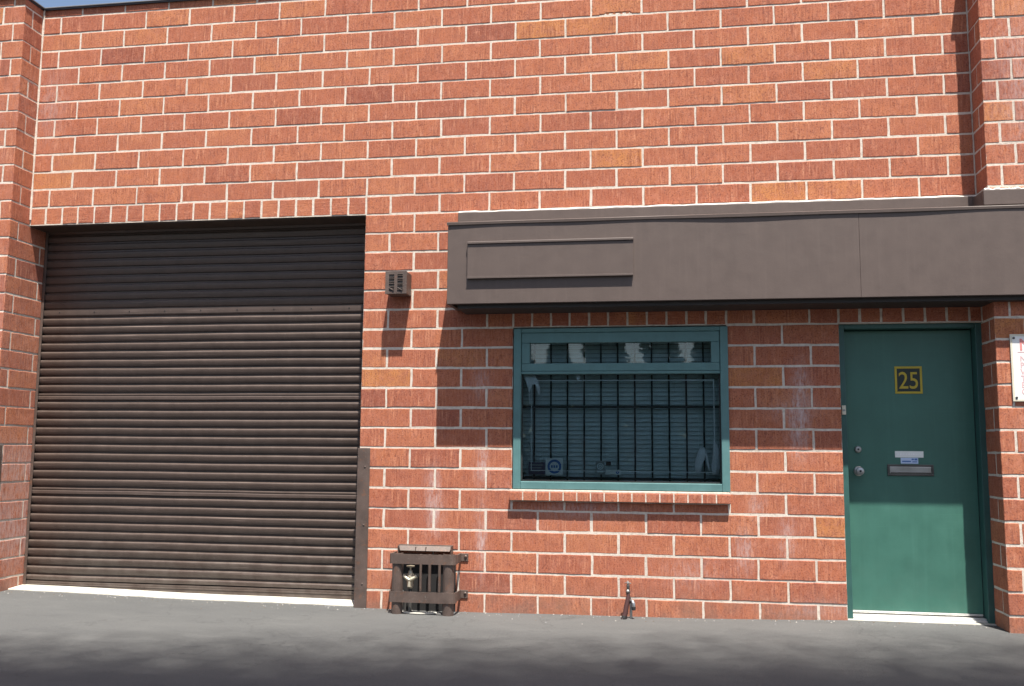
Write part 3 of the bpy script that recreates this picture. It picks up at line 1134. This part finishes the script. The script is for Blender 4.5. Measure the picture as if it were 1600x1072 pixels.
# ------------------------------------------------------------------ vent box on the brick pier
VY = -.155
v0, v1, w0, w1 = -.79, -.622, 2.452, 2.628
t = thing('vent_box', (-.706, 0, w0), 'small brown metal vent box with louvred front on the brick between door and canopy', 'vent')
mb = MB(); mb.box(v0, v1, VY, -.003, w0, w1, 'guard', .004); vb = mb.build('housing', t)
mb = MB(); mb.box(v0 - .003, v1 + .003, VY - .005, VY - .0003, w0 - .003, w1 + .003, 'guard', .002); mb.build('front_plate', t)
for cx in (v0 + .050, v0 + .118):
    mb = MB()
    for i in range(11):
        zz = w0 + .020 + i * .0125
        mb.box(cx - .021, cx + .021, VY - .0062, VY - .0045, zz, zz + .0065, 'darkgap')
    for i in range(11):
        zz = w0 + .020 + i * .0125
        if (i + (cx > v0 + .1)) % 3:
            mb.box(cx - .021, cx + .021, VY - .0100, VY - .0055, zz + .0060, zz + .0095, 'guard', .001)
    mb.build('louvre', t)
for cx, tilt in ((v0 + .050, .5), (v0 + .118, .5)):
    mb = MB()
    rot = Matrix.Translation((cx, VY - .010, w0 + .035)) @ Matrix.Rotation(tilt, 4, 'Y')
    mb.box(-.022, .022, -.002, .002, -.004, .004, 'guard', .001, rot)
    mb.build('bent_louvre', t)

# ------------------------------------------------------------------ steel corner guards
t = thing('corner_guard', (GX, 0, .02), 'tall brown steel corner guard on the right edge of the roller door', 'corner guard', 'steel corner guards beside the roller door')
mb = MB()
mb.box(GX - .012, GX + .088, -.0125, -.0045, .016, 1.247, 'guard', .002)
mb.build('front_plate', t)
mb = MB(); mb.box(GX - .0125, GX - .0045, -.0040, .10, .016, 1.247, 'guard', .002); mb.build('side_plate', t)
for zz in (.2, .65, 1.1):
    mb = MB()
    mb.lathe([(.008, 0), (.008, .002), (.004, .004)], (GX + .05, -.0126, zz), (0, -1, 0), 'guard', 10)
    mb.build('bolt', t)
t = thing('corner_guard', (XL, -PL, .05), 'brown steel corner guard on the left brick pier, cut by the photo edge', 'corner guard', 'steel corner guards beside the roller door')
mb = MB(); mb.box(XL - .09, XL + .012, -PL - .0125, -PL - .0045, .04, 1.245, 'guard', .002); mb.build('front_plate', t)
mb = MB(); mb.box(XL + .0045, XL + .0125, -PL - .0040, -PL + .085, .04, 1.245, 'guard', .002); mb.build('side_plate', t)

# ------------------------------------------------------------------ steel pipe guard with valve
g0 = gz(-.44, -.2)
t = thing('pipe_guard', (-.44, -.1, g0), 'brown steel cage bolted to the wall base around a brass valve', 'pipe guard')
CF = -.20
ct = .462
for (a, b, s) in ((-.682, -.597, 1), (-.290, -.203, -1)):
    mb = MB()
    # half-round post opening toward the cage
    n = 9; vs = []
    wd = b - a
    for zz in (g0 - .03, ct):
        for q in range(n):
            an = math.pi * q / (n - 1)
            vs.append(((a + b) / 2 - math.cos(an) * wd / 2, CF + .038 - .040 * math.sin(an), zz))
        for q in range(n):
            an = math.pi * (n - 1 - q) / (n - 1)
            vs.append(((a + b) / 2 - math.cos(an) * (wd / 2 - .007), CF + .038 - .033 * math.sin(an), zz))
    m2 = 2 * n
    fs = [(q, (q + 1) % m2, m2 + (q + 1) % m2, m2 + q) for q in range(m2)] + [list(range(m2)), [m2 + q for q in range(m2)][::-1]]
    mb.add(vs, fs, M['guard'])
    mb.build('post', t)
for (z0_, z1_) in ((.385, .458), (.103, .182)):
    mb = MB()
    xs_ = [-.700, -.697, -.685, -.655, -.44, -.232, -.202, -.188, -.185]
    ys_ = [CF + .05, CF + .018, CF - .001, CF - .0075, CF - .0085, CF - .0075, CF - .001, CF + .018, CF + .05]
    vs = []
    for x, y in zip(xs_, ys_):
        k = .006 if -.69 < x < -.195 else 0
        xi = x + (.006 if x < -.66 else -.006 if x > -.22 else 0)
        vs += [(x, y, z0_), (x, y, z1_), (xi, y + k, z1_), (xi, y + k, z0_)]
    fs = []
    for i in range(len(xs_) - 1):
        for q in range(4):
            fs.append((i * 4 + q, i * 4 + (q + 1) % 4, i * 4 + 4 + (q + 1) % 4, i * 4 + 4 + q))
    fs += [(0, 1, 2, 3), tuple(len(vs) - 4 + q for q in (3, 2, 1, 0))]
    mb.add(vs, fs, M['guard'])
    mb.build('front_strap', t)
for (z0_, z1_) in ((.388, .455), (.112, .182)):
    # side arm back to the wall with a bolted tab
    mb = MB()
    mb.box(-.191, -.182, CF + .0505, -.012, z0_, z1_, 'guard', .002)
    mb.box(-.191, -.128, -.0115, -.0035, z0_ + .004, z1_ - .004, 'guard', .003)
    mb.build('side_arm', t)
    mb = MB()
    mb.lathe([(.011, 0), (.011, .006), (.006, .009)], (-.148, -.0118, (z0_ + z1_) / 2 + .008), (0, -1, 0), 'guard', 6)
    mb.build('bolt', t)
    mb = MB()
    mb.box(-.703, -.694, CF + .0505, -.0035, z0_, z1_, 'guard', .002)
    mb.build('side_arm', t)
mb = MB()   # sloping top tray with slots
vs = [(-.668, -.040, .506), (-.250, -.040, .506), (-.262, -.075, .470), (-.650, -.075, .470)]
vs += [(x, y + .004, z - .005) for x, y, z in vs]
mb.add(vs, [(0, 1, 2, 3), (7, 6, 5, 4), (0, 4, 5, 1), (1, 5, 6, 2), (2, 6, 7, 3), (3, 7, 4, 0)], M['guard'])
mb.box(-.670, -.248, -.042, -.004, .5065, .511, 'guard', .002)
mb.box(-.670, -.664, -.075, -.004, .44, .5055, 'guard')
mb.box(-.254, -.248, -.075, -.004, .44, .5055, 'guard')
for x in (-.53, -.45):
    mb.box(x, x + .004, -.078, -.052, .471, .498, 'guard')
mb.build('top_tray', t)
for x, wd in ((-.482, .010), (-.412, .012), (-.335, .011)):
    mb = MB(); mb.tube([(x, -.085, .17), (x, -.085, .30), (x, -.080, .445)], wd, 'guard', 10); mb.build('upright_bar', t)
mb = MB()
mb.box(-.66, -.225, -.016, -.004, g0 - .02, .44, 'darkgap')
mb.build('dark_interior_sheet', t)  # near-black sheet painting in the shade inside the cage

t = thing('water_valve', (-.545, -.13, g0), 'brass water valve with grey body standing inside the brown steel cage', 'valve')
vx, vy = -.543, -.150
mb = MB(); mb.tube([(vx, vy, g0 - .02), (vx, vy, .20)], .014, 'bronze', 12); mb.build('riser_pipe', t)
mb = MB()
mb.lathe([(.018, 0), (.024, .01), (.026, .05), (.034, .07), (.030, .095), (.018, .11), (.014, .13)], (vx, vy, .20), (0, 0, 1), 'brass', 14)
mb.build('valve_body', t)
mb = MB()
mb.tube([(vx - .050, vy - .01, .292), (vx - .02, vy - .022, .272), (vx, vy - .026, .262)], [.014, .015, .014], 'brass', 10)
mb.tube([(vx + .050, vy - .01, .292), (vx + .02, vy - .022, .272), (vx, vy - .026, .262)], [.014, .015, .014], 'brass', 10)
mb.tube([(vx, vy - .03, .255), (vx, vy - .034, .215)], [.010, .014], 'brass', 10)
mb.build('outlet', t)
mb = MB()
mb.lathe([(.006, 0), (.006, .025), (.030, .028), (.032, .036), (.010, .040)], (vx, vy, .33), (0, 0, 1), 'brass', 12)
mb.build('handle', t)
mb = MB()
mb.tube([(-.625, -.13, .19), (-.60, -.14, .175), (-.585, -.14, .15), (-.585, -.13, g0)], .010, 'bronze', 8)
mb.build('drain_pipe', t)
# pale rim of the pit in the paving
mb = MB()
pts = [(-.61 + .27 * i / 12, -.140 - .045 * math.sin(math.pi * i / 12), gz(-.47, -.16) + .008) for i in range(13)]
mb.tube(pts, .008, 'concrete', 7)
tag(mb.build('pit_rim'), 'curved pale concrete rim on the paving inside the steel cage', 'rim')

# ------------------------------------------------------------------ hose tap near the wall base
hg = gz(1.09, -.08)
t = thing('standpipe_tap', (1.09, -.08, hg), 'small old standpipe tap with T handle against the wall between window and ground', 'tap')
mb = MB(); mb.tube([(1.107, -.075, hg - .03), (1.106, -.075, .09), (1.104, -.076, .135)], .0105, 'galv', 10); mb.build('riser_pipe', t)
mb = MB()
mb.lathe([(.012, 0), (.015, .01), (.017, .03), (.012, .05), (.013, .07), (.009, .09)], (1.086, -.080, .185), (0, 0, 1), 'bronze', 12)
mb.lathe([(.008, 0), (.010, .004), (.006, .008)], (1.085, -.094, .222), (0, -1, 0), 'alu', 10)
mb.tube([(1.104, -.076, .128), (1.098, -.078, .165), (1.088, -.080, .19)], .010, 'bronze', 10)
mb.build('valve_body', t)
mb = MB()
mb.tube([(1.062, -.082, .277), (1.084, -.082, .281), (1.108, -.082, .274)], .0035, 'bronze', 8)
mb.tube([(1.084, -.082, .27), (1.084, -.082, .292)], [.006, .0075], 'alu', 8)
mb.build('handle', t)
mb = MB()
mb.tube([(1.106, -.080, .150), (1.118, -.095, .150), (1.126, -.104, .135), (1.127, -.106, .112)], [.011, .013, .014, .013], 'steel', 10)
mb.lathe([(.015, 0), (.015, .022), (.012, .024)], (1.127, -.106, .112), (0, 0, -1), 'rubber', 12)
mb.build('spout', t)
mb = MB()
mb.tube([(1.090, -.084, .205), (1.084, -.088, .165), (1.074, -.094, .115), (1.066, -.100, .065), (1.056, -.108, .025), (1.040, -.116, hg - .006)],
        [.011, .016, .018, .019, .018, .015], 'hose', 10)
o = mb.build('garden_hose'); tag(o, 'short dark red hose end hanging from the old tap to the ground', 'hose')
mb = MB()
mb.lathe([(.018, 0), (.019, .02), (.016, .03)], (1.060, -.1075, .045), (-.35, -.2, -1), 'rubber', 12)
h2 = mb.build('hose_collar', o)

# ------------------------------------------------------------------ towing notice at the right edge
t = thing('warning_sign', (3.98, -PR, 1.6), 'white metal warning sign with red heading on the right brick pier', 'sign')
SYF = -PR - .010
s0, s1, z0_, z1_ = 3.735, 4.198, 1.604, 2.070
mb = MB(); mb.box(s0, s1, SYF - .003, SYF, z0_, z1_, 'white', .001); mb.build('panel', t)
mb = MB()
bw = .014
mb.box(s0 + .001, s1 - .001, SYF - .0042, SYF - .0032, z1_ - bw, z1_ - .001, 'cream')
mb.box(s0 + .001, s1 - .001, SYF - .0042, SYF - .0032, z0_ + .001, z0_ + bw, 'cream')
mb.box(s0 + .001, s0 + bw, SYF - .0041, SYF - .0032, z0_ + bw + .0002, z1_ - bw - .0002, 'cream')
mb.box(s1 - bw, s1 - .001, SYF - .0041, SYF - .0032, z0_ + bw + .0002, z1_ - bw - .0002, 'cream')
mb.build('border', t)
for (sx_, sz_) in ((s0 + .024, z1_ - .026), (s0 + .024, z0_ + .026), (s1 - .024, z1_ - .026), (s1 - .024, z0_ + .026)):
    mb = MB(); mb.lathe([(.0085, 0), (.0085, .003), (.004, .005)], (sx_, SYF - .0042, sz_), (0, -1, 0), 'bronze', 10); mb.build('screw', t)
mb = MB()
mb.box(s0 + .045, s1 - .045, SYF - .0040, SYF - .0032, z1_ - .128, z1_ - .122, 'faded')
mb.build('rule_line', t)
text_mesh('N', .115, 'red', 'heading', t, (s0 + .056, SYF - .0038, z1_ - .112), .0005, .95, bold=.002)
for i, s in enumerate(('NO', 'PR', 'VI', 'TO', 'EX', 'CA')):
    text_mesh(s, .056, 'faded', 'lettering', t, (s0 + .058, SYF - .0038, z1_ - .190 - i * .0455), .0004, .9, bold=.0006)

# grit swept up against the foot of the wall
mb = MB()
for i in range(420):
    x = random.uniform(-4.0, 4.4)
    y0 = .03 if x < GX else 0.0 if x < XR else -PR
    y = y0 - .006 - random.expovariate(14)
    if y < -1.6 or (DX < x < XR and y > -.02): continue
    q = random.uniform(.002, .0065)
    zz = gz(x, y) + q * .3
    a = random.uniform(0, 6.28)
    vs = [(x + q * 1.5 * math.cos(a + k * 2.094), y + q * math.sin(a + k * 2.094), zz - q * .5) for k in range(3)] + [(x + q * .2, y, zz + q * .7)]
    mb.add(vs, [(0, 1, 3), (1, 2, 3), (2, 0, 3), (0, 2, 1)], M[random.choice(('curb', 'stucco', 'roofing', 'bark'))])
tag(mb.build('grit'), 'loose grit and small stones along the foot of the wall', 'grit', kind='stuff')

# ------------------------------------------------------------------ what stands across the yard (seen only in the glass), plus unseen trees added to shade the foreground
SH = Vector((SUN.x / SUN.z, SUN.y / SUN.z, 1.0))     # step toward the sun per metre of height


def leaf_mesh(name, P, size, mat, parent, asp=.55):
    n = len(P)
    a = RNG.normal(size=(n, 3)); a /= np.linalg.norm(a, axis=1)[:, None]
    b = RNG.normal(size=(n, 3)); b -= (a * b).sum(1)[:, None] * a; b /= np.linalg.norm(b, axis=1)[:, None]
    sz = size * RNG.uniform(.7, 1.3, n)[:, None]
    V = np.stack([P - a * sz, P - b * sz * asp, P + a * sz, P + b * sz * asp], 1).reshape(-1, 3)
    me = bpy.data.meshes.new(name)
    me.vertices.add(4 * n); me.vertices.foreach_set('co', V.astype(np.float32).ravel())
    me.loops.add(4 * n); me.loops.foreach_set('vertex_index', np.arange(4 * n, dtype=np.int32))
    me.polygons.add(n); me.polygons.foreach_set('loop_start', np.arange(0, 4 * n, 4, dtype=np.int32))
    me.polygons.foreach_set('loop_total', np.full(n, 4, np.int32))
    me.update(calc_edges=True)
    me.materials.append(s_mat(mat))
    o = bpy.data.objects.new(name, me); COL.objects.link(o)
    if parent is not None:
        o.parent = parent; o.location = -Vector(parent.location)
    return o


def added_shade_tree(bx, by, u0, u1, label):  # added out of view to darken the near ground
    """unseen tree added behind the camera; its crown is shaped by the shade wanted"""
    t = thing('added_shade_tree', (bx, by, 0), label, 'tree', 'trees added behind the camera for shade')
    pts = [(bx, by, -.2), (bx + .1, by + .1, 3), (bx - .1, by + .3, 11), (bx, by + .7, 20.0)]
    mb = MB(); mb.tube(pts, [.36, .28, .22, .15], 'bark', 10)
    for k in range(9):
        an = 2 * math.pi * k / 9
        e = Vector((bx + 2.6 * math.cos(an), by - 1.2 + 1.3 * math.sin(an), 21.8 + .5 * math.sin(3 * an)))
        s_ = Vector((bx, by + .4 + .04 * k, 16.0 + .3 * k))
        mb.tube([s_, (s_ + e) / 2 + Vector((0, 0, .5)), e], [.10, .06, .02], 'bark', 6)
    mb.build('trunk', t)
    # leaves: choose where their shade lies, thinning out toward the building side
    N = 150000
    q = np.arange(N)                                          # evenly spread, so the shade is soft rather than blotchy
    nd = 250
    X = u0 + (u1 - u0) * (((q // nd) + RNG.uniform(-.6, 1.6, N)) / (N / nd))
    d = ((q % nd) + RNG.uniform(-.6, 1.6, N)) / nd * 5.2      # distance behind the edge of the shade
    thr = ((q // nd) * .7548776662 + (q % nd) * .5698402910) % 1
    keep = thr < -np.log(np.clip(1 - d / 1.45, .012, 1)) / 4.4
    X, d = X[keep], d[keep]
    Y = -.55 + .165 * (X - .4) - d
    Z = 21.6 + RNG.normal(0, .55, len(X)) + .25 * np.sin(X * 1.7) + .8 * np.sin(np.clip(d / 5.2, 0, 1) * math.pi)
    P = np.stack([X + SH.x * Z, Y + SH.y * Z, Z], 1)
    leaf_mesh('crown', P, .048, 'leaf', t)


added_shade_tree(-3.6, -11.5, -9.5, -1.3, 'tall leafy tree added out of view to darken the foreground, the left one behind the camera')
added_shade_tree(5.2, -10.8, -1.3, 6.7, 'tall leafy tree added out of view to darken the foreground, the right one behind the camera')


def cypress(x, y, h, r, label):
    t = thing('cypress_tree', (x, y, 0), label, 'tree', 'cypress trees across the yard')
    mb = MB(); mb.tube([(x, y, -.2), (x, y, h * .5), (x, y, h * .97)], [.13, .08, .02], 'bark', 8); mb.build('trunk', t)
    N = 9000
    hh = RNG.uniform(0, 1, N)
    prof = np.interp(hh, [0, .08, .35, .7, .9, 1], [.55, .9, 1.0, .85, .5, .08])
    an = RNG.uniform(0, 2 * math.pi, N)
    rr = r * prof * np.sqrt(RNG.uniform(.25, 1, N)) * (1 + .18 * np.sin(an * 3 + hh * 17) + .1 * np.sin(hh * 40 + an))
    P = np.stack([x + rr * np.cos(an), y + rr * np.sin(an), .25 + hh * (h - .25)], 1)
    leaf_mesh('crown', P, .085, 'cypress', t)


for i, (x, h, r) in enumerate(((-4.4, 6.8, .75), (-3.1, 7.2, .60), (-1.58, 6.6, .40), (-.18, 6.9, .66), (1.42, 7.3, .58), (2.85, 6.7, .52), (4.2, 7.0, .7))):
    cypress(x, -20.2, h, r, 'dark green columnar cypress, number %s from the left in the row across the yard' % ('one', 'two', 'three', 'four', 'five', 'six', 'seven')[i])

ob = thing('opposite_building', (0, -24, 0), 'low brown stucco building across the yard, facing the brick unit', 'building')
mb = MB(); mb.box(-16, 16, -34, -23, -.3, 3.75, 'stucco'); mb.build('wall', ob)
mb = MB(); mb.box(-16.1, 16.1, -34.1, -22.9, 3.752, 3.86, 'coping', .01); mb.build('coping', ob)
for x in (-11, -4.5, 2.0, 8.5):
    mb = MB(); mb.box(x, x + 3.2, -22.995, -22.95, 0.0, 3.0, 'shutter')
    for k in range(14):
        mb.box(x, x + 3.2, -22.949, -22.935, .1 + k * .2, .12 + k * .2, 'shutter')
    mb.build('roller_door', ob)
for i, zz in enumerate((4.35, 4.62, 4.9)):
    mb = MB()
    mb.tube([(-13 + 27 * q / 24, -15.5, zz + .5 - .5 * (1 - ((q - 12) / 12) ** 2) - .02 * i) for q in range(25)], .014, 'black', 6)
    tag(mb.build('overhead_cable'), 'thin black overhead cable strung between two poles across the yard', 'cable', 'overhead cables across the yard')
for x, w_ in ((-13, 'left'), (14, 'right')):
    t = thing('utility_pole', (x, -15.5, 0), 'wooden utility pole at the %s end of the cables across the yard' % w_, 'pole', 'utility poles across the yard')
    mb = MB(); mb.tube([(x, -15.5, -.3), (x, -15.5, 7.2)], [.14, .10], 'bark', 10); mb.build('pole', t)
    mb = MB(); mb.box(x - .05, x + .05, -16.3, -14.7, 4.9, 5.0, 'bark'); mb.build('crossarm', t)
